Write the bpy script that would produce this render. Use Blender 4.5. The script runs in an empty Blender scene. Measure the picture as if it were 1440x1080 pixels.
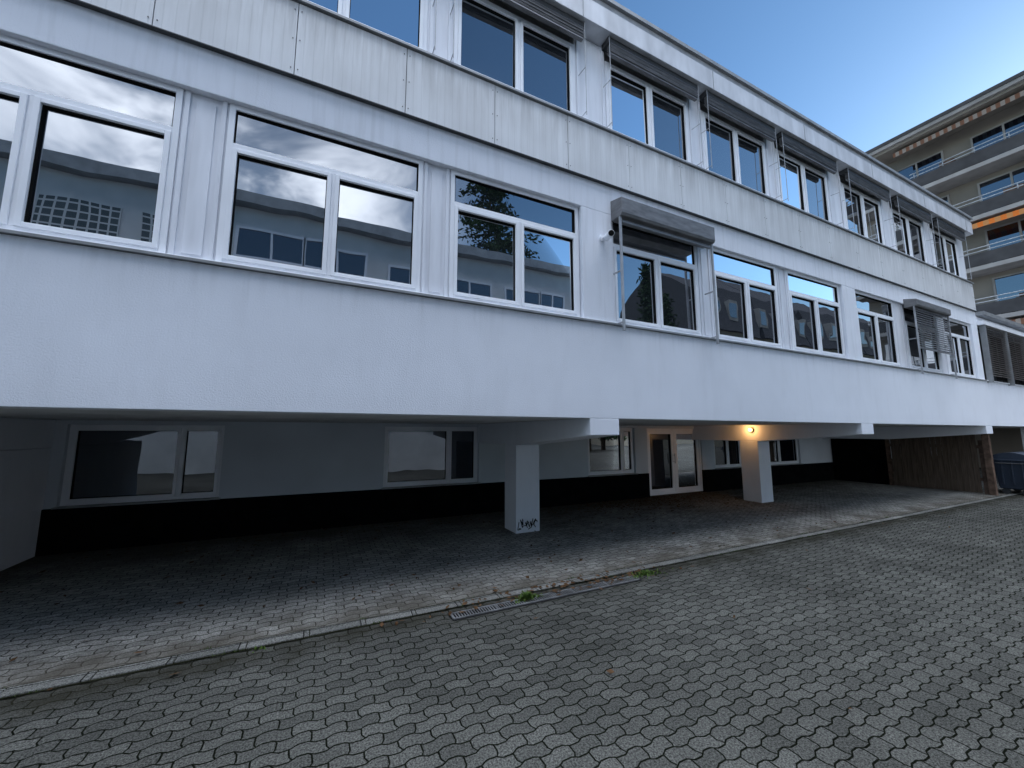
import bpy, bmesh, math, random
from mathutils import Vector, Matrix
random.seed(7)
S = bpy.context.scene
S.view_settings.view_transform = 'Standard'
S.view_settings.look = 'None'
S.view_settings.exposure = 0

# ------------------------------------------------------------ materials
def new_mat(name):
    m = bpy.data.materials.new(name); m.use_nodes = True
    nt = m.node_tree
    return m, nt, nt.nodes['Principled BSDF']
def new_diff(name, rough=.3):
    m = bpy.data.materials.new(name); m.use_nodes = True
    nt = m.node_tree; nt.nodes.remove(nt.nodes['Principled BSDF'])
    d = nt.nodes.new('ShaderNodeBsdfDiffuse'); d.inputs['Roughness'].default_value = rough
    nt.links.new(d.outputs[0], nt.nodes['Material Output'].inputs[0])
    return m, nt, d
def N(nt, t, **kw):
    n = nt.nodes.new(t)
    for k, v in kw.items():
        setattr(n, k, v)
    return n
def math_n(nt, op, a, b=None, c=None, clamp=False):
    n = nt.nodes.new('ShaderNodeMath'); n.operation = op; n.use_clamp = clamp
    for i, v in enumerate((a, b, c)):
        if v is None: continue
        if isinstance(v, (int, float)): n.inputs[i].default_value = v
        else: nt.links.new(v, n.inputs[i])
    return n.outputs[0]
def noise(nt, vec, scale, detail=4, rough=.55, dist=0):
    n = N(nt, 'ShaderNodeTexNoise')
    n.inputs['Scale'].default_value = scale
    n.inputs['Detail'].default_value = min(detail, 5)
    n.inputs['Roughness'].default_value = rough
    n.inputs['Distortion'].default_value = dist
    nt.links.new(vec, n.inputs['Vector'])
    return n.outputs['Fac']
def maprange(nt, v, a, b, c=0, d=1, smooth=False):
    n = N(nt, 'ShaderNodeMapRange')
    if smooth: n.interpolation_type = 'SMOOTHSTEP'
    nt.links.new(v, n.inputs[0])
    for i, x in enumerate((a, b, c, d)): n.inputs[i+1].default_value = x
    return n.outputs[0]
def mixc(nt, fac, a, b, mode='MIX'):
    n = N(nt, 'ShaderNodeMix', data_type='RGBA', blend_type=mode)
    ins = [n.inputs[0], n.inputs[6], n.inputs[7]]
    for i, v in zip(ins, (fac, a, b)):
        if isinstance(v, (int, float)): i.default_value = v
        elif isinstance(v, tuple): i.default_value = (*v, 1) if len(v) == 3 else v
        else: nt.links.new(v, i)
    return n.outputs[2]
def objco(nt, scale=(1, 1, 1)):
    tc = N(nt, 'ShaderNodeTexCoord')
    if scale == (1, 1, 1): return tc.outputs['Object']
    mp = N(nt, 'ShaderNodeMapping')
    mp.inputs['Scale'].default_value = scale
    nt.links.new(tc.outputs['Object'], mp.inputs['Vector'])
    return mp.outputs[0]
def bump(nt, bs, h, strength=.3, dist=.01):
    b = N(nt, 'ShaderNodeBump')
    b.inputs['Strength'].default_value = strength
    b.inputs['Distance'].default_value = dist
    nt.links.new(h, b.inputs['Height']); nt.links.new(b.outputs[0], bs.inputs['Normal'])

def simple(name, col, rough=.6, metal=0., var=.15, vscale=3., vstretch=(1, 1, 1), bscale=0, bstr=.2, bdist=.005):
    if rough >= .75:
        m, nt, bs = new_diff(name); ci = 'Color'
    else:
        m, nt, bs = new_mat(name); ci = 'Base Color'
        bs.inputs['Roughness'].default_value = rough
        bs.inputs['Metallic'].default_value = metal
    co = objco(nt, vstretch)
    f = maprange(nt, noise(nt, co, vscale, 2, .6), .3, .7, 1-var, 1+var*.5)
    vm = N(nt, 'ShaderNodeVectorMath', operation='SCALE')
    vm.inputs[0].default_value = col; nt.links.new(f, vm.inputs['Scale'])
    nt.links.new(vm.outputs[0], bs.inputs[ci])
    if bscale: bump(nt, bs, noise(nt, objco(nt), bscale, 1), bstr, bdist)
    return m

def stucco(name, col):
    m, nt, bs = new_diff(name)
    co = objco(nt)
    big = maprange(nt, noise(nt, co, .8, 3, .6), .3, .7, .95, 1.02)
    streak = maprange(nt, noise(nt, objco(nt, (4, 4, .7)), 1.3, 3, .65), .5, .85, 0, .10)
    tc = N(nt, 'ShaderNodeTexCoord'); sx = N(nt, 'ShaderNodeSeparateXYZ')
    nt.links.new(tc.outputs['Object'], sx.inputs[0])
    low = maprange(nt, sx.outputs[2], 2.10, 2.4, .07, 0)
    und = math_n(nt, 'MULTIPLY', maprange(nt, sx.outputs[2], 3.1, 3.5, 0, .16), maprange(nt, noise(nt, objco(nt, (9, 1, .6)), 1.5, 2), .5, .7))
    dirt = math_n(nt, 'ADD', math_n(nt, 'ADD', streak, low), und, clamp=True)
    vm = N(nt, 'ShaderNodeVectorMath', operation='SCALE'); vm.inputs[0].default_value = col
    nt.links.new(big, vm.inputs['Scale'])
    c = mixc(nt, dirt, vm.outputs[0], (.38, .39, .40))
    nt.links.new(c, bs.inputs['Color'])
    h = noise(nt, co, 62, 3, .8)
    bump(nt, bs, h, .6, .007)
    return m

M_stucco = stucco('white_stucco', (.80, .83, .89))
M_soffit = simple('soffit_paint', (.62, .63, .64), .8, var=.12, vscale=1.5)
M_rear = simple('rear_wall_paint', (.60, .64, .69), .85, var=.10, vscale=.8)
M_plinth = simple('black_plinth', (.007, .007, .008), .85, var=.4, vscale=4)
M_frame = simple('window_frame_white', (.80, .82, .86), .35, var=.06, vscale=2)
M_pier = simple('pier_panel_white', (.72, .74, .79), .4, var=.12, vscale=1.5, vstretch=(5, 5, .6))
M_gasket = simple('black_gasket', (.015, .015, .015), .8, var=.1)
M_sill = simple('sill_metal', (.27, .28, .29), .5, .2, var=.25, vscale=3)
M_darkmetal = simple('dark_metal', (.05, .052, .055), .5, .3, var=.2)
M_greymetal = simple('grey_metal', (.38, .39, .41), .45, .2, var=.25, vscale=5)
M_box = simple('shutter_box_metal', (.17, .17, .175), .5, .1, var=.35, vscale=4, vstretch=(1, 1, 4))
M_blind = simple('blind_slats', (.17, .175, .185), .5, .1, var=.15)
M_bluntbrown = simple('blind_slats_brown', (.10, .088, .08), .6, .0, var=.2)
M_fascia = simple('roof_fascia', (.56, .57, .60), .5, .1, var=.22, vscale=1.2, vstretch=(3, 3, 1))
M_core = simple('building_core', (.25, .25, .26), .9)
M_wood = simple('weathered_wood', (.10, .078, .062), .8, var=.35, vscale=4, vstretch=(1, 8, .5), bscale=20)
M_rust = simple('rusty_post', (.13, .09, .07), .8, var=.5, vscale=6)

def panel_mat():
    m, nt, bs = new_mat('ribbed_cladding')
    tc = N(nt, 'ShaderNodeTexCoord'); sx = N(nt, 'ShaderNodeSeparateXYZ')
    nt.links.new(tc.outputs['Object'], sx.inputs[0])
    streak = maprange(nt, noise(nt, objco(nt, (6, 1, .45)), 1.5, 4, .7), .35, .75, 0, 1)
    big = noise(nt, objco(nt), .9, 2)
    base = mixc(nt, maprange(nt, big, .35, .65), (.58, .59, .60), (.67, .685, .70))
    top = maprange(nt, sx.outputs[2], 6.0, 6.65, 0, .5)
    c = mixc(nt, math_n(nt, 'MULTIPLY', streak, .30), base, (.36, .36, .355))
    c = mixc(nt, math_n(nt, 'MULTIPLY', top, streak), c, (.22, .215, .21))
    rib = math_n(nt, 'PINGPONG', sx.outputs[0], .05)
    rib = maprange(nt, rib, .002, .008, 0, 1)
    c = mixc(nt, maprange(nt, rib, 0, 1, .12, 0), c, (.2, .2, .2))
    nt.links.new(c, bs.inputs['Base Color']); bs.inputs['Roughness'].default_value = .6
    bump(nt, bs, rib, .3, .003)
    return m
M_panel = panel_mat()

def glass(name, lo=.38, tint=(.93, .96, 1), body=(.012, .014, .018)):
    m, nt, bs = new_mat(name)
    nt.nodes.remove(bs)
    out = nt.nodes['Material Output']
    gl = N(nt, 'ShaderNodeBsdfGlossy'); gl.inputs['Roughness'].default_value = .0
    gl.inputs['Color'].default_value = (*tint, 1)
    df = N(nt, 'ShaderNodeBsdfDiffuse'); df.inputs['Color'].default_value = (*body, 1)
    lw = N(nt, 'ShaderNodeLayerWeight'); lw.inputs['Blend'].default_value = .35
    f = maprange(nt, lw.outputs['Fresnel'], 0, 1, lo, 1.0)
    b = N(nt, 'ShaderNodeBump'); b.inputs['Strength'].default_value = .16; b.inputs['Distance'].default_value = .012
    nt.links.new(noise(nt, objco(nt), 1.6, 1), b.inputs['Height']); nt.links.new(b.outputs[0], gl.inputs['Normal'])
    mx = N(nt, 'ShaderNodeMixShader')
    nt.links.new(f, mx.inputs[0]); nt.links.new(df.outputs[0], mx.inputs[1]); nt.links.new(gl.outputs[0], mx.inputs[2])
    nt.links.new(mx.outputs[0], out.inputs[0])
    return m
M_glass = glass('window_glass', .34)
M_glassd = glass('window_glass_dim', .15, body=(.006, .009, .015))

def paver_mat(name, c1, c2, mortar, bw=.2, rh=.1, wave=.022, spec=.5, offset=.5, ms=.0065, back_dirt=False, yard=False):
    m, nt, bs = new_diff(name, .4)
    tc = N(nt, 'ShaderNodeTexCoord'); sx = N(nt, 'ShaderNodeSeparateXYZ')
    O = tc.outputs['Object']
    nt.links.new(O, sx.inputs[0])
    X, Y = sx.outputs[0], sx.outputs[1]
    if wave:
        tx = maprange(nt, math_n(nt, 'PINGPONG', X, .1), .03, .07, 0, wave)
        ty = maprange(nt, math_n(nt, 'PINGPONG', Y, .1), .03, .07, 0, wave)
        X2 = math_n(nt, 'ADD', X, ty); Y2 = math_n(nt, 'ADD', Y, tx)
    else: X2, Y2 = X, Y
    wn = N(nt, 'ShaderNodeTexNoise'); wn.inputs['Scale'].default_value = .8; wn.inputs['Detail'].default_value = 4; wn.inputs['Roughness'].default_value = .62
    nt.links.new(O, wn.inputs['Vector'])
    ws = N(nt, 'ShaderNodeSeparateXYZ'); nt.links.new(wn.outputs['Color'], ws.inputs[0])
    X2 = math_n(nt, 'ADD', X2, math_n(nt, 'MULTIPLY', ws.outputs[0], .10))
    Y2 = math_n(nt, 'ADD', Y2, math_n(nt, 'MULTIPLY', ws.outputs[1], .10))
    cb = N(nt, 'ShaderNodeCombineXYZ'); nt.links.new(X2, cb.inputs[0]); nt.links.new(Y2, cb.inputs[1])
    br = N(nt, 'ShaderNodeTexBrick'); br.offset = offset
    nt.links.new(cb.outputs[0], br.inputs['Vector'])
    br.inputs['Scale'].default_value = 1
    br.inputs['Brick Width'].default_value = bw; br.inputs['Row Height'].default_value = rh
    br.inputs['Mortar Size'].default_value = ms; br.inputs['Mortar Smooth'].default_value = .45
    br.inputs['Color1'].default_value = (*c1, 1); br.inputs['Color2'].default_value = (*c2, 1)
    br.inputs['Mortar'].default_value = (*mortar, 1)
    stain = maprange(nt, noise(nt, O, .5, 4, .72), .33, .68, .72, 1.18)
    st2 = maprange(nt, noise(nt, O, 75, 2, .9), .36, .68, .5, 1.05+spec)
    f = math_n(nt, 'MULTIPLY', stain, st2)
    vm = N(nt, 'ShaderNodeVectorMath', operation='SCALE')
    nt.links.new(br.outputs['Color'], vm.inputs[0]); nt.links.new(f, vm.inputs['Scale'])
    col = vm.outputs[0]
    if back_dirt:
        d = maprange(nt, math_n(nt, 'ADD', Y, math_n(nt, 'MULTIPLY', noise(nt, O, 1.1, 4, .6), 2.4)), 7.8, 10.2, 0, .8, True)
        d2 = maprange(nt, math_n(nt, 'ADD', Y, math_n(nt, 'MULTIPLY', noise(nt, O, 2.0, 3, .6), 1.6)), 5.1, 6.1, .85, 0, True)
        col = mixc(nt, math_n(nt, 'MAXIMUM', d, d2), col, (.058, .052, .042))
    if yard:
        # damp dirt band washed along the kerb and drain
        e = math_n(nt, 'ABSOLUTE', math_n(nt, 'SUBTRACT', Y, 4.25))
        e = math_n(nt, 'ADD', e, math_n(nt, 'MULTIPLY', noise(nt, O, 2.2, 4, .65), .9))
        col = mixc(nt, maprange(nt, e, .35, .8, .75, 0, True), col, (.022, .021, .015))
    nt.links.new(col, bs.inputs['Color'])
    h = math_n(nt, 'SUBTRACT', 1, br.outputs['Fac'])
    h = math_n(nt, 'ADD', h, math_n(nt, 'MULTIPLY', st2, .3))
    bump(nt, bs, h, 1.0, .008)
    return m
M_pave = paver_mat('yard_pavers', (.045, .046, .042), (.068, .069, .063), (.006, .007, .005), spec=1.1, yard=True)
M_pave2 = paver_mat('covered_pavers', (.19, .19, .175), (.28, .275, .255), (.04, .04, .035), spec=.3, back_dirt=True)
M_strip = paver_mat('border_strip', (.11, .112, .105), (.16, .16, .15), (.02, .02, .02), bw=.5, rh=.3, wave=0, offset=0)

# ------------------------------------------------------------ mesh helpers
class MB:
    def __init__(s): s.v = []; s.f = []
    def box(s, x0, x1, y0, y1, z0, z1):
        n = len(s.v)
        s.v += [(x0, y0, z0), (x1, y0, z0), (x1, y1, z0), (x0, y1, z0), (x0, y0, z1), (x1, y0, z1), (x1, y1, z1), (x0, y1, z1)]
        s.f += [tuple(n+i for i in q) for q in ((0, 3, 2, 1), (4, 5, 6, 7), (0, 1, 5, 4), (1, 2, 6, 5), (2, 3, 7, 6), (3, 0, 4, 7))]
        return s
    def quad(s, *p):
        n = len(s.v); s.v += list(p); s.f.append(tuple(range(n, n+len(p))))
        return s
    def extr(s, poly, x0, x1):   # poly in (y,z), extruded along x
        n = len(s.v); k = len(poly)
        s.v += [(x0, y, z) for y, z in poly]+[(x1, y, z) for y, z in poly]
        s.f.append(tuple(n+i for i in range(k))[::-1]); s.f.append(tuple(n+k+i for i in range(k)))
        for i in range(k):
            j = (i+1) % k
            s.f.append((n+i, n+j, n+k+j, n+k+i))
        return s
    def cyl(s, p0, p1, r0, r1=None, seg=10):
        r1 = r0 if r1 is None else r1
        p0 = Vector(p0); p1 = Vector(p1); d = (p1-p0).normalized()
        a = d.orthogonal().normalized(); b = d.cross(a); n = len(s.v)
        for p, r in ((p0, r0), (p1, r1)):
            for i in range(seg):
                t = 2*math.pi*i/seg
                s.v.append(tuple(p+a*math.cos(t)*r+b*math.sin(t)*r))
        for i in range(seg):
            j = (i+1) % seg; s.f.append((n+i, n+j, n+seg+j, n+seg+i))
        s.f.append(tuple(n+i for i in range(seg))[::-1]); s.f.append(tuple(n+seg+i for i in range(seg)))
        return s
    def make(s, name, mat, parent=None, bevel=0, smooth=False):
        me = bpy.data.meshes.new(name); me.from_pydata(s.v, [], s.f); me.update()
        bm = bmesh.new(); bm.from_mesh(me)
        if len(s.f) > 1 and len(s.f) < 20000: bmesh.ops.recalc_face_normals(bm, faces=bm.faces)
        bm.to_mesh(me); bm.free()
        o = bpy.data.objects.new(name, me); S.collection.objects.link(o)
        me.materials.append(mat)
        if parent: o.parent = parent
        if bevel:
            b = o.modifiers.new('b', 'BEVEL'); b.width = bevel; b.segments = 2; b.limit_method = 'ANGLE'
        if smooth:
            for p in me.polygons: p.use_smooth = True
        return o
def empty(name):
    o = bpy.data.objects.new(name, None); S.collection.objects.link(o); return o

# ------------------------------------------------------------ ground
MB().quad((-150, -150, 0), (250, -150, 0), (250, 200, 0), (-150, 200, 0)).make('ground', M_pave)
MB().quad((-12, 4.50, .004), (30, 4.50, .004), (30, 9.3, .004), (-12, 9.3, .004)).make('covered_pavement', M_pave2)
sp = empty('paving_border_strip')
x = -12
kb = MB()
while x < 30:
    dz = random.uniform(0, .005)
    kb.box(x+.004, x+.496, 4.352+random.uniform(-.004, .004), 4.475+random.uniform(-.004, .004), -.05, .014+dz); x += .5
kb.make('kerb_slabs', M_strip, sp, bevel=.004)
MB().quad((-12, 4.33, .008), (30, 4.33, .008), (30, 4.505, .008), (-12, 4.505, .008)).make('joint_bed', simple('joint_dirt', (.018, .019, .012), .9, var=.6, vscale=8), sp)
# drain
dr = empty('drainage_channel')
g = MB(); g.box(1.32, 3.82, 4.09, 4.105, 0, .012).box(1.32, 3.82, 4.215, 4.23, 0, .012)
x = 1.33
while x < 3.80:
    g.box(x, x+.010, 4.107, 4.213, 0, .008); x += .03
for k in range(6): g.box(1.32+k*.5-.006, 1.32+k*.5+.006, 4.103, 4.217, 0, .0125)
g.make('grate', simple('grate_steel', (.16, .165, .17), .5, .2, var=.5, vscale=6), dr)
MB().quad((1.30, 4.06, .003), (3.84, 4.06, .003), (3.84, 4.26, .003), (1.30, 4.26, .003)).make('channel_bottom', M_gasket, dr)

# ------------------------------------------------------------ office building
B = empty('office_building')
XL, XR = -11.6, 18.7
grid = [(-10.82, -8.93), (-8.42, -6.55), (-6.03, -4.15), (-3.36, -1.46), (-.98, .92), (1.38, 3.26), (3.97, 5.82), (6.28, 8.16), (8.62, 10.55), (11.28, 13.15), (13.8, 15.68), (16.3, 18.15)]
cols = [(XL, -10.9), (-4.08, -3.43), (3.33, 3.90), (10.62, 11.21), (18.22, XR)]
ZU = 6.72     # underside of upper-floor windows

st = MB()
st.box(XL, 30, 4.5, 4.8, 2.10, 3.50)
st.box(XL, XR, 4.5, 4.8, 5.28, 5.745)
for a, b in cols: st.box(a, b, 4.5, 4.8, 3.502, 5.278)
st.box(XR+.002, 30, 4.5, 4.8, 5.32, 5.60)
st.make('stucco_walls', M_stucco, B, bevel=.006)

# haunched cantilever beams and pillars
bm_ = MB(); pl = MB()
for xb in (-11.5, -4.39, 3.40, 10.83, 18.2):
    w = .52
    bm_.extr([(4.5, 2.098), (4.5, 1.86), (6.85, 1.66), (9.0, 1.66), (9.0, 2.098)], xb, xb+w)
    if xb not in (-4.39, 18.2):
        pl.box(xb+.002, xb+w-.002, 6.86, 7.38, 0, 1.658)
pl.box(-4.35, -3.872, 5.6, 9.0, 0, 1.655)
bm_.make('cantilever_beams', M_stucco, B, bevel=.008)
pl.make('pillars', M_stucco, B, bevel=.012)
MB().box(XL, 30, 4.802, 9.3, 2.10, 2.30).make('soffit', M_soffit, B)
MB().box(XL, XR-.1, 4.82, 17, 2.302, 8.28).make('core_upper', M_core, B)
MB().box(XR-.098, 29.9, 4.82, 17, 2.302, 5.6).make('core_wing', M_core, B)
MB().box(XL, 29.9, 9.3, 17, 0, 2.3).make('core_ground', M_core, B)

# rear wall with window openings (ground floor)
rear_wins = [(-3.72, -1.62, -2.25), (1.24, 3.42, 2.70), (6.62, 8.32, 7.9), (11.75, 13.2, 12.5), (14.2, 16.6, 15.4), (20.5, 22.5, 21.5), (24, 26, 25), (-8.5, -6.4, -7.0)]
door = (8.80, 11.15)
rw = MB(); rp = MB(); fr = MB(); gk = MB(); gl = MB(); gld = MB(); sl = MB()
YR = 8.9
ops = sorted([(a, b, .72, 2.03) for a, b, _ in rear_wins]+[(door[0], door[1], .03, 2.02)])
x = XL
for a, b, z0, z1 in ops:
    rw.box(x, a, YR, 9.28, .70, 2.098)
    if x < a: rp.box(x, a, YR-.03, 9.28, 0, .698)
    if z0 > .1:
        rp.box(a+.0005, b-.0005, YR-.03, 9.28, 0, .698)
        sl.box(a-.03, b+.03, YR-.07, YR+.1, .70, .722)
    rw.box(a, b, YR, 9.28, z1, 2.098)
    x = b
rw.box(x, 30, YR, 9.28, .70, 2.098); rp.box(x, 30, YR-.03, 9.28, 0, .698)
rw.make('rear_wall', M_rear, B); rp.make('plinth', M_plinth, B)

def ring(mb, x0, x1, z0, z1, t, y0, y1):
    mb.box(x0, x0+t, y0, y1, z0, z1).box(x1-t, x1, y0, y1, z0, z1)
    mb.box(x0+t, x1-t, y0, y1, z0, z0+t).box(x0+t, x1-t, y0, y1, z1-t, z1)
def pane(mb, x0, x1, z0, z1, y):
    a = random.uniform(-.0045, .0045)*(x1-x0); b = random.uniform(-.004, .004)*(z1-z0)
    mb.quad((x0, y-a-b, z0), (x1, y+a-b, z0), (x1, y+a+b, z1), (x0, y-a+b, z1))
def sash(x0, x1, z0, z1, y, G, t=.045):
    ring(fr, x0, x1, z0, z1, t, y-.06, y+.02)
    ring(gk, x0+t, x1-t, z0+t, z1-t, .008, y-.03, y+.015)
    pane(G, x0+t+.004, x1-t-.004, z0+t+.004, z1-t-.004, y-.004)
def window(x0, x1, z0, z1, y, mx, tz=None, G=None, t=.055):
    ring(fr, x0, x1, z0, z1, t, y-.045, y+.04)
    zt = z1-t
    if tz:
        fr.box(x0+t, x1-t, y-.045, y+.04, tz, tz+.06)
        ring(gk, x0+t, x1-t, tz+.06, z1-t, .009, y-.03, y+.015)
        pane(G, x0+t+.004, x1-t-.004, tz+.064, z1-t-.004, y-.004)
        zt = tz
    if mx is None:
        sash(x0+t, x1-t, z0+t, zt, y, G)
    else:
        fr.box(mx-.018, mx+.018, y-.045, y+.04, z0+t, zt)
        sash(x0+t, mx-.018, z0+t, zt, y, G); sash(mx+.018, x1-t, z0+t, zt, y, G)
for a, b, m in rear_wins: window(a+.002, b-.002, .724, 2.028, YR+.12, m, None, gld)
dx0, dx1 = door; dm = (dx0+dx1)/2
ring(fr, dx0+.002, dx1-.002, .03, 2.018, .07, YR+.04, YR+.16)
fr.box(dm-.02, dm+.02, YR+.05, YR+.15, .1, 1.948)
for a, b in ((dx0+.07, dm-.02), (dm+.02, dx1-.07)): sash(a, b, .10, 1.948, YR+.12, gld, .10)
dh = MB(); dh.cyl((dm-.07, YR-.02, .95), (dm-.07, YR-.02, 1.25), .012).cyl((dm-.07, YR-.02, 1.0), (dm-.07, YR+.06, 1.0), .008).cyl((dm-.07, YR-.02, 1.2), (dm-.07, YR+.06, 1.2), .008)
dh.make('door_handle', M_greymetal, B)

YG = 4.60
pr = MB()
zs0, zs1 = 3.545, 5.277
for i, (a, b) in enumerate(grid):
    m = (a+b)/2
    window(a-.05, b+.05, zs0, zs1, YG, m, 4.79, gl)
    window(a-.05, b+.05, ZU, 8.05, YG, m, None, gl)
for i in range(len(grid)-1):
    a = grid[i][1]+.05; b = grid[i+1][0]-.05
    iscol = any(c0 < (a+b)/2 < c1 for c0, c1 in cols)
    if not iscol:
        pr.box(a+.001, b-.001, 4.575, 4.8, 3.545, 5.277)
        w = b-a
        for u in (.02, w-.06): pr.box(a+u, a+u+.04, 4.555, 4.574, 3.546, 5.276)
        if w > .3: pr.box(a+.11, b-.11, 4.562, 4.574, 3.60, 5.2)
    pr.box(a+.001, b-.001, 4.57, 4.8, ZU, 8.28)
    w = b-a
    for u in (.03, w-.08): pr.box(a+u, a+u+.05, 4.545, 4.569, ZU+.001, 8.275)
    if iscol:
        c0, c1 = [c for c in cols if c[0] < (a+b)/2 < c[1]][0]
        if c0-a > .004: pr.box(a+.001, c0-.001, 4.58, 4.8, 3.545, 5.277)
        if b-c1 > .004: pr.box(c1+.001, b-.001, 4.58, 4.8, 3.545, 5.277)
pr.box(grid[-1][1]+.051, XR, 4.56, 4.8, ZU, 8.28); pr.box(XL, grid[0][0]-.051, 4.57, 4.8, ZU, 8.28)
pr.make('pier_panels', M_pier, B, bevel=.003)
sl.box(XL, XR, 4.462, 4.6, 3.503, 3.528)
sl.box(XL, XR+.01, 4.43, 4.56, ZU-.055, ZU-.028)
sl.make('window_sills', M_sill, B)
fr.box(XL, XR, 4.48, 4.8, 3.5285, 3.544)
fr.box(XL, XR, 4.49, 4.8, ZU-.026, ZU-.001)

pn = MB(); sc = MB()
x = -.48-1.19*9
while x < XR:
    a = max(x, XL)+.004; b = min(x+1.19, XR)-.004
    if b > a:
        pn.box(a, b, 4.465+random.uniform(0, .003), 4.492, 5.76, ZU-.065)
        for zz in (5.84, 6.2, 6.56):
            for xx in (a+.03, b-.03): sc.cyl((xx, 4.46, zz), (xx, 4.466, zz), .006, seg=6)
    x += 1.19
pn.make('cladding_panels', M_panel, B, bevel=.002)
sc.make('cladding_screws', M_darkmetal, B)
bk = MB(); bk.box(XL, XR-.003, 4.494, 4.8, 5.748, ZU-.057); bk.box(XL, XR, 4.44, 4.4935, 5.738, 5.747)
bk.make('cladding_backing', M_darkmetal, B)
MB().box(XR-.098, XR+.0, 4.802, 17, 5.75, 8.28).make('end_wall', M_stucco, B)

# raised external blinds under the eaves
bb = MB(); bs_ = MB(); rd = MB()
for (a, b) in grid:
    bb.box(a-.12, b+.12, 4.37, 4.54, 8.19, 8.285)
    z = 8.185
    for k in range(12):
        dx = random.uniform(-.012, .012)
        bs_.box(a-.09+dx, b+.09+dx, 4.36+random.uniform(-.006, .006), 4.44, z-.008, z-.003); z -= .014
    bs_.box(a-.09, b+.09, 4.37, 4.43, z-.03, z-.006)
    for xx in (a-.11, b+.11):
        rd.cyl((xx, 4.36, ZU-.03), (xx, 4.36, 8.28), .006, seg=6)
        rd.cyl((xx, 4.36, ZU+.03), (xx, 4.56, ZU+.03), .006, seg=5)
        rd.cyl((xx, 4.36, 7.50), (xx, 4.56, 7.52), .006, seg=5)
bb.make('blind_boxes', M_darkmetal, B); bs_.make('raised_blind_slats', M_box, B); rd.make('blind_guide_rods', M_greymetal, B)

rf = MB(); rf.box(XL-.1, XR+.05, 4.30, 17.1, 8.29, 8.68); rf.make('roof_edge', M_fascia, B, bevel=.006)
rt = MB(); rt.box(XL-.12, XR+.08, 4.27, 17.12, 8.80, 8.87); rt.make('roof_flashing', M_sill, B)
rt = MB(); rt.box(XL-.08, XR+.03, 4.32, 17.08, 8.682, 8.798); rt.make('roof_coping', M_greymetal, B)
bt = MB()
x = XL
while x < XR:
    bt.box(x, x+.012, 4.295, 4.299, 8.30, 8.67); x += 2.98
bt.make('fascia_joints', M_sill, B)

def shutter(a, b, drop, mat, zt=5.40):
    sb = MB(); sb.extr([(4.27, 5.16), (4.25, 5.20), (4.25, zt-.06), (4.50, zt), (4.498, 5.16)], a-.08, b+.12)
    sb.make('shutter_box', M_box, B, bevel=.006)
    g = MB()
    for xx in (a-.06, b+.10):
        g.box(xx-.016, xx+.016, 4.30, 4.33, 3.38, 5.158)
        for zz in (3.5, 4.3): g.box(xx-.010, xx+.010, 4.332, 4.50, zz, zz+.02)
    g.make('shutter_guides', M_greymetal, B)
    s = MB(); z = 5.15
    while z > 5.15-drop:
        s.extr([(4.345, z), (4.35, z-.004), (4.305, z-.062), (4.30, z-.058)], a-.03, b+.07); z -= .06
    s.box(a-.03, b+.07, 4.30, 4.34, z-.02, z+.01)
    s.make('shutter_slats', mat, B)
shutter(3.97, 5.85, .04, M_blind, 5.5)
shutter(13.75, 15.7, 1.05, M_blind)

wg = MB(); wf = MB()
x = XR+.2
while x < 29:
    z = 5.28
    while z > 3.72:
        wg.extr([(4.44, z), (4.444, z-.004), (4.384, z-.068), (4.38, z-.064)], x, x+1.80); z -= .07
    wf.box(x-.06, x-.03, 4.36, 4.498, 3.46, 5.298)
    gl.quad((x-.02, 4.62, 3.55), (x+1.8, 4.62, 3.55), (x+1.8, 4.62, 5.3), (x-.02, 4.62, 5.3))
    x += 1.9
wg.make('wing_blinds', M_bluntbrown, B); wf.make('wing_blind_guides', M_sill, B)
wr = MB(); wr.box(XR+.06, 30.1, 4.33, 17, 5.62, 5.74); wr.make('wing_roof', M_sill, B)
wr = MB(); wr.box(XR+.003, 30, 4.46, 4.62, 3.503, 3.535); wr.box(XR+.003, 30, 4.35, 4.499, 5.3, 5.42); wr.make('wing_trim', M_frame, B)
wr = MB()
for xx in (25.5, 29.5): wr.box(xx, xx+.4, 5.0, 5.4, 0, 2.098)
wr.make('wing_pillars', M_stucco, B)

fr.make('window_frames', M_frame, B, bevel=.004)
gk.make('window_gaskets', M_gasket, B)
gl.make('window_panes', M_glass, B); gld.make('ground_window_panes', M_glassd, B)

# CCTV
cc = empty('security_camera')
c = MB(); c.cyl((3.70, 4.5, 4.84), (3.70, 4.46, 4.84), .05, seg=16).cyl((3.70, 4.46, 4.84), (3.70, 4.36, 4.82), .018)
c.make('bracket', M_frame, cc)
c = MB(); c.cyl((3.74, 4.43, 4.83), (3.63, 4.20, 4.77), .05, seg=18); c.make('housing', M_frame, cc, bevel=.006)
c = MB(); c.cyl((3.631, 4.203, 4.771), (3.626, 4.192, 4.768), .042, seg=18); c.make('lens', M_gasket, cc)

# graffiti on pillar base
gt = MB()
for k in range(9):
    x0 = 3.46+k*.045; z0 = .05+random.uniform(0, .05)
    pts = [(x0+random.uniform(-.03, .05), z0+random.uniform(0, .17)) for _ in range(4)]
    for p, q in zip(pts, pts[1:]):
        d = Vector((q[0]-p[0], q[1]-p[1]))
        if d.length < .01: continue
        n = Vector((-d.y, d.x)).normalized()*.008
        y = 6.855-.0005*k
        gt.quad((p[0]-n.x, y, p[1]-n.y), (q[0]-n.x, y, q[1]-n.y), (q[0]+n.x, y, q[1]+n.y), (p[0]+n.x, y, p[1]+n.y))
gt.make('graffiti_tag', M_gasket, B)

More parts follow.
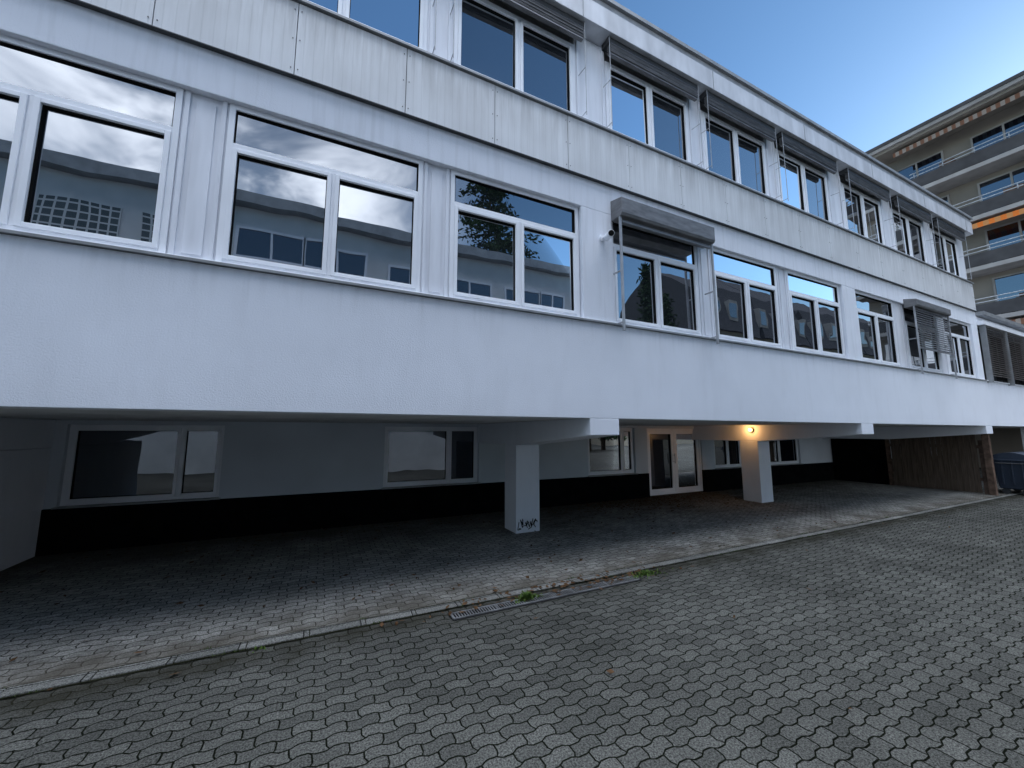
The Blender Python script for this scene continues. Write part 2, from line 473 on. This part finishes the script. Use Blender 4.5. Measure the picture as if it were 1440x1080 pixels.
# wall lamp
lp = empty('wall_lamp')
c = MB(); c.cyl((10.828, 7.0, 1.97), (10.79, 7.0, 1.97), .07, seg=20); c.make('base', M_darkmetal, lp)
m, nt, bs = new_mat('lamp_glow'); bs.inputs['Base Color'].default_value = (1, .6, .25, 1)
bs.inputs['Emission Color'].default_value = (1, .5, .15, 1); bs.inputs['Emission Strength'].default_value = 7
bmm = bmesh.new(); bmesh.ops.create_uvsphere(bmm, u_segments=16, v_segments=10, radius=.055)
me = bpy.data.meshes.new('globe'); bmm.to_mesh(me); bmm.free(); o = bpy.data.objects.new('globe', me); S.collection.objects.link(o)
o.location = (10.765, 7.0, 1.97); o.parent = lp; me.materials.append(m)
L = bpy.data.lights.new('lamp_light', 'POINT'); L.energy = 6; L.color = (1, .50, .17); L.shadow_soft_size = .05
o = bpy.data.objects.new('lamp_light', L); o.location = (10.64, 7.0, 1.97); S.collection.objects.link(o); o.parent = lp

# wooden fence
wf_ = empty('wooden_fence')
c = MB(); y = 4.86
while y < 6.9:
    c.box(18.56+random.uniform(-.006, .006), 18.59, y, y+.120, .03, 1.95+random.uniform(-.02, .02)); y += .13
c.make('boards', M_wood, wf_)
c = MB()
for y in (4.72, 6.2, 6.99): c.box(18.592, 18.70, y, y+.1, 0, 1.65)
c.box(18.592, 18.64, 4.83, 6.98, .4, .5).box(18.592, 18.64, 4.83, 6.98, 1.4, 1.5)
c.box(18.48, 18.64, 4.56, 4.70, 0, 1.85)
c.make('posts', M_rust, wf_)
MB().box(18.75, 18.85, 7.1, 8.86, 0, 1.655).make('opening_shade_sheet', M_plinth, B)  # black sheet standing in for the shade of the deep opening

# dumpster
D = empty('waste_container')
M_bin = simple('bin_plastic', (.02, .03, .05), .45, var=.2)
x0, x1, y0, y1 = 19.15, 20.5, 3.95, 4.75
def taper(bx0, bx1, by0, by1, tx0, tx1, ty0, ty1, z0, z1):
    vs = [(bx0, by0, z0), (bx1, by0, z0), (bx1, by1, z0), (bx0, by1, z0), (tx0, ty0, z1), (tx1, ty0, z1), (tx1, ty1, z1), (tx0, ty1, z1)]
    c = MB(); c.v = vs; c.f = [(0, 3, 2, 1), (4, 5, 6, 7), (0, 1, 5, 4), (1, 2, 6, 5), (2, 3, 7, 6), (3, 0, 4, 7)]
    return c
taper(x0+.1, x1-.1, y0+.12, y1-.08, x0+.02, x1-.02, y0+.02, y1-.02, .16, 1.02).make('body', M_bin, D, bevel=.03)
c = MB(); c.box(x0-.02, x1+.02, y0-.03, y1+.02, 1.021, 1.07)
for k in range(6): c.box(x0+.15+k*.2, x0+.18+k*.2, y0+.03, y0+.06, .3, 1.02)
for k in range(3): c.box(x0+.015, x0+.05, y0+.18+k*.2, y0+.21+k*.2, .3, 1.02)
c.make('rim', M_bin, D, bevel=.01)
c = MB(); poly = [(y0-.02, 1.072)]+[((y0+y1)/2-.40*math.cos(t), 1.08+.20*math.sin(t)) for t in [math.pi*i/10 for i in range(11)]]+[(y1+.01, 1.072)]
c.extr(poly, x0, x1); c.make('lid', M_bin, D, bevel=.008)
c = MB()
for xx in (x0+.18, x1-.18):
    for yy in (y0+.2, y1-.2):
        c.cyl((xx-.025, yy, .09), (xx+.025, yy, .09), .09, seg=18); c.box(xx-.035, xx-.028, yy-.02, yy+.02, .09, .17); c.box(xx+.028, xx+.035, yy-.02, yy+.02, .09, .17)
c.cyl((x0-.06, y0+.1, .95), (x0-.06, y1-.1, .95), .015)
c.make('wheels_and_bar', M_darkmetal, D)

# ------------------------------------------------------------ apartment block
A = empty('apartment_block')
M_beige = simple('beige_render', (.25, .225, .195), .85, var=.14, vscale=.6)
M_parapet = simple('balcony_parapet', (.07, .069, .071), .8, var=.2, vscale=1.5)
M_slab = simple('slab_concrete', (.33, .315, .30), .8, var=.2, vscale=1)
def stripes(name, c1, c2, period):
    m, nt, bs = new_diff(name)
    tc = N(nt, 'ShaderNodeTexCoord'); sx = N(nt, 'ShaderNodeSeparateXYZ'); nt.links.new(tc.outputs['Object'], sx.inputs[0])
    f = math_n(nt, 'GREATER_THAN', math_n(nt, 'PINGPONG', sx.outputs[1], period), period*.5)
    nt.links.new(mixc(nt, f, c1, c2), bs.inputs['Color'])
    return m
M_aw1 = stripes('awning_striped', (.32, .27, .23), (.20, .10, .065), .16)
M_aw2 = stripes('awning_orange', (.65, .18, .04), (.50, .23, .09), .2)
ay0, ay1 = -3, 10.8
MB().box(32.3, 44, ay0, ay1, 0, 19.2).make('walls', M_beige, A)
sl_ = MB(); pp = MB(); rl = MB(); wi = MB(); wfr = MB(); part = MB()
for k, zr in enumerate((17.2, 14.4, 11.65, 8.9, 6.15, 3.4)):
    zf = zr-1.0
    yend = ay1-(1.6 if k == 0 else 0)
    sl_.box(30.95, 32.298, ay0, ay1, zf-.22, zf)
    sl_.box(30.86, 30.948, ay0, ay1, zf-.24, zf-.02)
    pp.box(30.89, 30.93, ay0, yend, zf+.02, zf+.68)
    for zz in (zr-.22, zr-.02): rl.cyl((30.91, ay0, zz), (30.91, yend, zz), .025, seg=6)
    y = ay0
    while y < yend:
        rl.box(30.935, 30.96, y, y+.04, zf, zr-.02); y += 1.2
    y = ay0+.8
    while y < ay1-2:
        wi.box(32.25, 32.295, y, y+2.2, zf+.08, zf+2.2)
        wfr.box(32.2, 32.30, y-.08, y, zf, zf+2.28).box(32.2, 32.30, y+2.2, y+2.28, zf, zf+2.28).box(32.2, 32.30, y, y+2.2, zf+2.2, zf+2.28).box(32.2, 32.3, y+1.05, y+1.13, zf+.08, zf+2.2)
        y += 3.45
    y = ay1-.15
    while y > ay0:
        part.box(31.0, 32.298, y-.14, y, zf+.002, zf+2.5); y -= 6.9
sl_.box(30.5, 44.3, ay0-.3, ay1+.3, 19.35, 19.55)
sl_.make('floor_slabs', M_slab, A); pp.make('balcony_parapets', M_parapet, A); rl.make('balcony_rails', M_greymetal, A)
wi.make('balcony_windows', M_glassd, A); wfr.make('balcony_window_frames', M_slab, A); part.make('partition_walls', M_beige, A)
c = MB(); c.box(30.45, 44.35, ay0-.35, ay1+.35, 19.552, 19.75); c.make('roof', M_parapet, A)
c = MB(); c.box(30.7, 44.1, ay0, ay1, 19.2, 19.348); c.make('roof_soffit', M_beige, A)
# balcony clutter: planters and folded chairs
pt = MB(); rr = random.Random(5)
for zf in (16.2, 13.4, 10.65, 7.9):
    for _ in range(5):
        y = rr.uniform(3.5, 9.8); w = rr.uniform(.25, .7); pt.box(31.1, 31.4, y, y+w, zf+.001, zf+rr.uniform(.4, 1.15))
pt.make('balcony_planters', M_rust, A)
def awn(y0, y1, z, mat, out=31.0):
    c = MB(); c.quad((32.2, y0, z+.35), (32.2, y1, z+.35), (out-.1, y1, z), (out-.1, y0, z)); c.quad((out-.1, y0, z), (out-.1, y1, z), (out-.1, y1, z-.28), (out-.1, y0, z-.28))
    c.make('awning', mat, A)
awn(-2.5, 9.8, 19.0, M_aw1); awn(1, 7.4, 13.0, M_aw2); awn(4.5, 9.5, 7.5, M_aw1)

# ------------------------------------------------------------ opposite building (behind the camera, seen in reflections)
O = empty('opposite_building')
M_opp = simple('opposite_render', (.72, .73, .72), .85, var=.14, vscale=1)
MB().box(-30, 9, -14, -3.5, 0, 8.2).make('walls', M_opp, O)
c = MB(); c.box(-30.3, 9.3, -14.3, -3.2, 8.202, 8.5); c.box(-30, 9, -3.498, -3.4, 5.0, 5.15); c.make('roof', M_sill, O)
def gb_mat():
    m, nt, bs = new_mat('glass_blocks')
    tc = N(nt, 'ShaderNodeTexCoord'); mp = N(nt, 'ShaderNodeMapping'); mp.inputs['Rotation'].default_value = (math.radians(90), 0, 0)
    nt.links.new(tc.outputs['Object'], mp.inputs[0])
    br = N(nt, 'ShaderNodeTexBrick'); br.offset = 0; nt.links.new(mp.outputs[0], br.inputs['Vector'])
    for k, v in (('Scale', 1), ('Brick Width', .2), ('Row Height', .2), ('Mortar Size', .022)): br.inputs[k].default_value = v
    br.inputs['Color1'].default_value = (.05, .07, .07, 1); br.inputs['Color2'].default_value = (.08, .10, .10, 1); br.inputs['Mortar'].default_value = (.6, .6, .58, 1)
    nt.links.new(br.outputs['Color'], bs.inputs['Base Color']); bs.inputs['Roughness'].default_value = .3
    return m
c = MB(); w2 = MB(); w2f = MB()
for x in (-16.5, -13.5, -10.5, -8.6, -6.5, -4.6): c.box(x, x+1.5, -3.499, -3.45, 5.6, 7.5)
c.box(-2.7, .9, -3.499, -3.45, 5.3, 6.5)
c.make('glass_block_windows', gb_mat(), O)
for x, z, w, h in ((-2.5, 6.75, 1.6, .8), (-.8, 6.75, 1.6, .8), (1.6, 5.6, 1.3, 1.7), (3.6, 5.6, 1.5, 1.7), (5.8, 5.6, 1.5, 1.7), (7.4, 5.6, 1.0, 1.7), (-7, 2.2, 2, 1.6), (-3, 2.2, 2, 1.6), (1, 2.2, 2, 1.6), (5, 2.2, 2, 1.6), (-11, 2.2, 2, 1.6)):
    w2.box(x, x+w, -3.499, -3.47, z, z+h); ring(w2f, x-.07, x+w+.07, z-.07, z+h+.07, .07, -3.499, -3.44); w2f.box(x+w/2-.03, x+w/2+.03, -3.469, -3.44, z, z+h)
w2.make('windows', M_glassd, O); w2f.make('window_surrounds', M_frame, O)

# mansard house
Hh = empty('mansard_house')
M_brick = simple('house_render', (.30, .26, .20), .85, var=.15)
M_slate = simple('slate_roof', (.07, .072, .08), .8, var=.3, vscale=6)
MB().box(40, 90, -36, -22, 0, 14).make('walls', M_brick, Hh)
c = MB()
for a in (40, 52, 64, 76):
    c.extr([(-36.4, 14.002), (-21.6, 14.002), (-23.2, 20.0), (-29, 24.5), (-34.8, 20.0)], a-.3, a+11.4)
c.make('roof', M_slate, Hh)
c = MB(); g2 = MB(); c2 = MB()
for k in range(14):
    x = 41.2+k*3.4
    for z in (1.5, 5, 8.2, 11.2):
        g2.box(x, x+1.3, -21.99, -21.93, z, z+1.9); ring(c2, x-.15, x+1.45, z-.15, z+2.05, .14, -21.99, -21.9)
    c.box(x-.1, x+1.5, -22.9, -21.9, 15.4, 18); g2.box(x+.1, x+1.3, -21.899, -21.87, 15.8, 17.6)
c.make('dormers', M_slab, Hh); g2.make('windows', M_glassd, Hh); c2.make('window_surrounds', M_slab, Hh)

# ------------------------------------------------------------ trees (seen in reflections)
M_leaf = simple('conifer_foliage', (.035, .06, .03), .8, var=.5, vscale=1.2)
M_bark = simple('bark', (.08, .06, .045), .9, var=.4)
def conifer(x, y, h, r, seed, base=.12, pw=.8):
    rnd = random.Random(seed); T = empty('conifer_tree')
    MB().cyl((x, y, 0), (x, y, h), .28, .03).make('trunk', M_bark, T)
    f = MB(); br = MB(); z = h*base
    while z < h*.985:
        rr = r*(1-z/h)**pw*rnd.uniform(.75, 1.1)
        for k in range(7):
            a = rnd.uniform(0, 6.283); L = rr*rnd.uniform(.65, 1.1)
            e = Vector((math.cos(a), math.sin(a), -.25)); p0 = Vector((x, y, z))
            br.cyl(tuple(p0), tuple(p0+e*L), .035, .01, seg=4)
            for j in range(int(8+L*18)):
                t = rnd.uniform(.15, 1.02)*L; c0 = p0+e*t+Vector((rnd.gauss(0, .2), rnd.gauss(0, .2), rnd.gauss(-.08, .12)))
                u = Vector((rnd.gauss(0, 1), rnd.gauss(0, 1), rnd.gauss(-.3, .5))).normalized()*rnd.uniform(.1, .28)
                v = u.orthogonal().normalized()*.07
                f.quad(tuple(c0-u), tuple(c0+v), tuple(c0+u), tuple(c0-v))
        z += h*.022
    br.make('branches', M_bark, T); f.make('foliage', M_leaf, T)
conifer(25, -15, 17, 2.6, 1); conifer(28.5, -17, 15.5, 2.4, 2); conifer(11.0, -17.0, 26, 5.2, 3, .3, .4)

# ------------------------------------------------------------ leaves and weeds
M_dead = simple('dead_leaves', (.085, .05, .028), .85, var=.6, vscale=20)
f = MB()
def leaf(x, y):
    a = random.uniform(0, 6.28); s = random.uniform(.018, .045); zz = random.uniform(.006, .02)
    u = Vector((math.cos(a)*s, math.sin(a)*s, random.uniform(-.01, .012))); v = Vector((-math.sin(a)*s*.55, math.cos(a)*s*.55, random.uniform(-.006, .01)))
    c0 = Vector((x, y, zz+.012)); f.quad(tuple(c0-u), tuple(c0-v*.9+u*.2), tuple(c0+u), tuple(c0+v))
for _ in range(1300): leaf(random.gauss(8.0, 1.6), min(8.8, 8.85-abs(random.gauss(0, .8))))
for _ in range(500): leaf(random.uniform(-3.6, 16), min(8.82, 8.85-abs(random.gauss(0, .5))))
for _ in range(350): leaf(random.uniform(-3.5, 12), random.uniform(4.6, 8.7))
for _ in range(160): leaf(random.gauss(2.8, .9), random.gauss(4.28, .10))
for _ in range(25): leaf(random.uniform(-3, 14), random.uniform(1.0, 4.4))
f.make('fallen_leaves', M_dead)
M_weed = simple('weed_leaf', (.085, .14, .035), .8, var=.4, vscale=30)
def weed(cx, cy, r, n, h):
    f = MB()
    for _ in range(n):
        a = random.uniform(0, 6.28); q = abs(random.gauss(0, r)); x = cx+math.cos(a)*q*1.5; y = cy+math.sin(a)*q*.6
        hh = h*random.uniform(.4, 1)*math.exp(-q/r*.6); b = random.uniform(0, 6.28); lean = random.uniform(.3, 1)*hh
        dx, dy = math.cos(b), math.sin(b); w = .006
        f.quad((x-dy*w, y+dx*w, .005), (x+dy*w, y-dx*w, .005), (x+dx*lean*.5+dy*w*1.3, y+dy*lean*.5-dx*w*1.3, hh*.7), (x+dx*lean, y+dy*lean, hh), (x+dx*lean*.5-dy*w*1.3, y+dy*lean*.5+dx*w*1.3, hh*.7))
    f.make('weed_plant', M_weed)
weed(2.22, 4.20, .07, 240, .10); weed(4.02, 4.2, .13, 220, .07); weed(-.4, 4.3, .04, 25, .04)
f = MB()
for _ in range(34):
    cx = random.uniform(-2.5, 12); cy = random.choice((4.338, 4.49)); n = random.randint(6, 30)
    for _ in range(n):
        x = cx+random.gauss(0, .06); y = cy+random.gauss(0, .008); b = random.uniform(0, 6.28); h = random.uniform(.008, .03); w = .004
        dx, dy = math.cos(b), math.sin(b)
        f.quad((x-dy*w, y+dx*w, .008), (x+dy*w, y-dx*w, .008), (x+dx*h*.6, y+dy*h*.6, .008+h))
f.make('joint_grass', simple('moss', (.05, .075, .025), .85, var=.5, vscale=10))

# ------------------------------------------------------------ sky
SUN_EL, SUN_AZ = math.radians(20), math.radians(88)   # azimuth measured from +Y towards +X
W = bpy.data.worlds.new('World'); S.world = W; W.use_nodes = True
nt = W.node_tree; bg = nt.nodes['Background']
sky = N(nt, 'ShaderNodeTexSky'); sky.sky_type = 'NISHITA'; sky.sun_disc = False
sky.sun_elevation = SUN_EL; sky.sun_rotation = SUN_AZ; sky.air_density = 1.0; sky.dust_density = .3; sky.ozone_density = 2.0
tc = N(nt, 'ShaderNodeTexCoord'); G = tc.outputs['Generated']
sx = N(nt, 'ShaderNodeSeparateXYZ'); nt.links.new(G, sx.inputs[0])
mp = N(nt, 'ShaderNodeMapping'); mp.inputs['Rotation'].default_value = (.3, .5, .4); mp.inputs['Scale'].default_value = (1, 1.1, 1.5); nt.links.new(G, mp.inputs[0])
n1 = noise(nt, mp.outputs[0], 3.0, 5, .58, .5)
cl = maprange(nt, n1, .36, .62, .1, 1, True)
fill_deck = maprange(nt, sx.outputs[2], .78, .92, 0, 1, True)  # bright overhead cloud deck, out of view, added to light the facade
fill_deck_fac = math_n(nt, 'MULTIPLY', fill_deck, maprange(nt, n1, .3, .6, .6, 1))
left = maprange(nt, sx.outputs[0], -.05, .35, 1, 0, True)
south = maprange(nt, sx.outputs[1], 0, -.4, 0, 1, True)
hi = maprange(nt, sx.outputs[2], .56, .72, 1, 0, True)
low = math_n(nt, 'MULTIPLY', math_n(nt, 'MULTIPLY', left, south), math_n(nt, 'MULTIPLY', hi, cl))
fac = math_n(nt, 'MAXIMUM', fill_deck_fac, low, clamp=True)
ccol = mixc(nt, fill_deck, (18, 19.2, 21.3), (66, 71, 81))
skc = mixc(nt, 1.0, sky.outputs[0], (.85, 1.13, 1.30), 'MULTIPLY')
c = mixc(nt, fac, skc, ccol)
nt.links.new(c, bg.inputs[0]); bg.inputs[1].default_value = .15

sun = bpy.data.lights.new('sun', 'SUN'); sun.energy = 2.2; sun.angle = math.radians(.5); sun.color = (1, .9, .78)
so = bpy.data.objects.new('sun', sun); S.collection.objects.link(so)
d = Vector((math.sin(SUN_AZ)*math.cos(SUN_EL), math.cos(SUN_AZ)*math.cos(SUN_EL), math.sin(SUN_EL)))
so.rotation_euler = d.to_track_quat('Z', 'Y').to_euler()

# ------------------------------------------------------------ camera
cam = bpy.data.cameras.new('camera'); co = bpy.data.objects.new('camera', cam); S.collection.objects.link(co)
cam.sensor_width = 36; cam.lens = 13.75; cam.clip_end = 1000; cam.clip_start = .05
co.location = (0, 0, 1.9); co.rotation_euler = (math.radians(97.05), 0, math.radians(-25.8))
S.camera = co
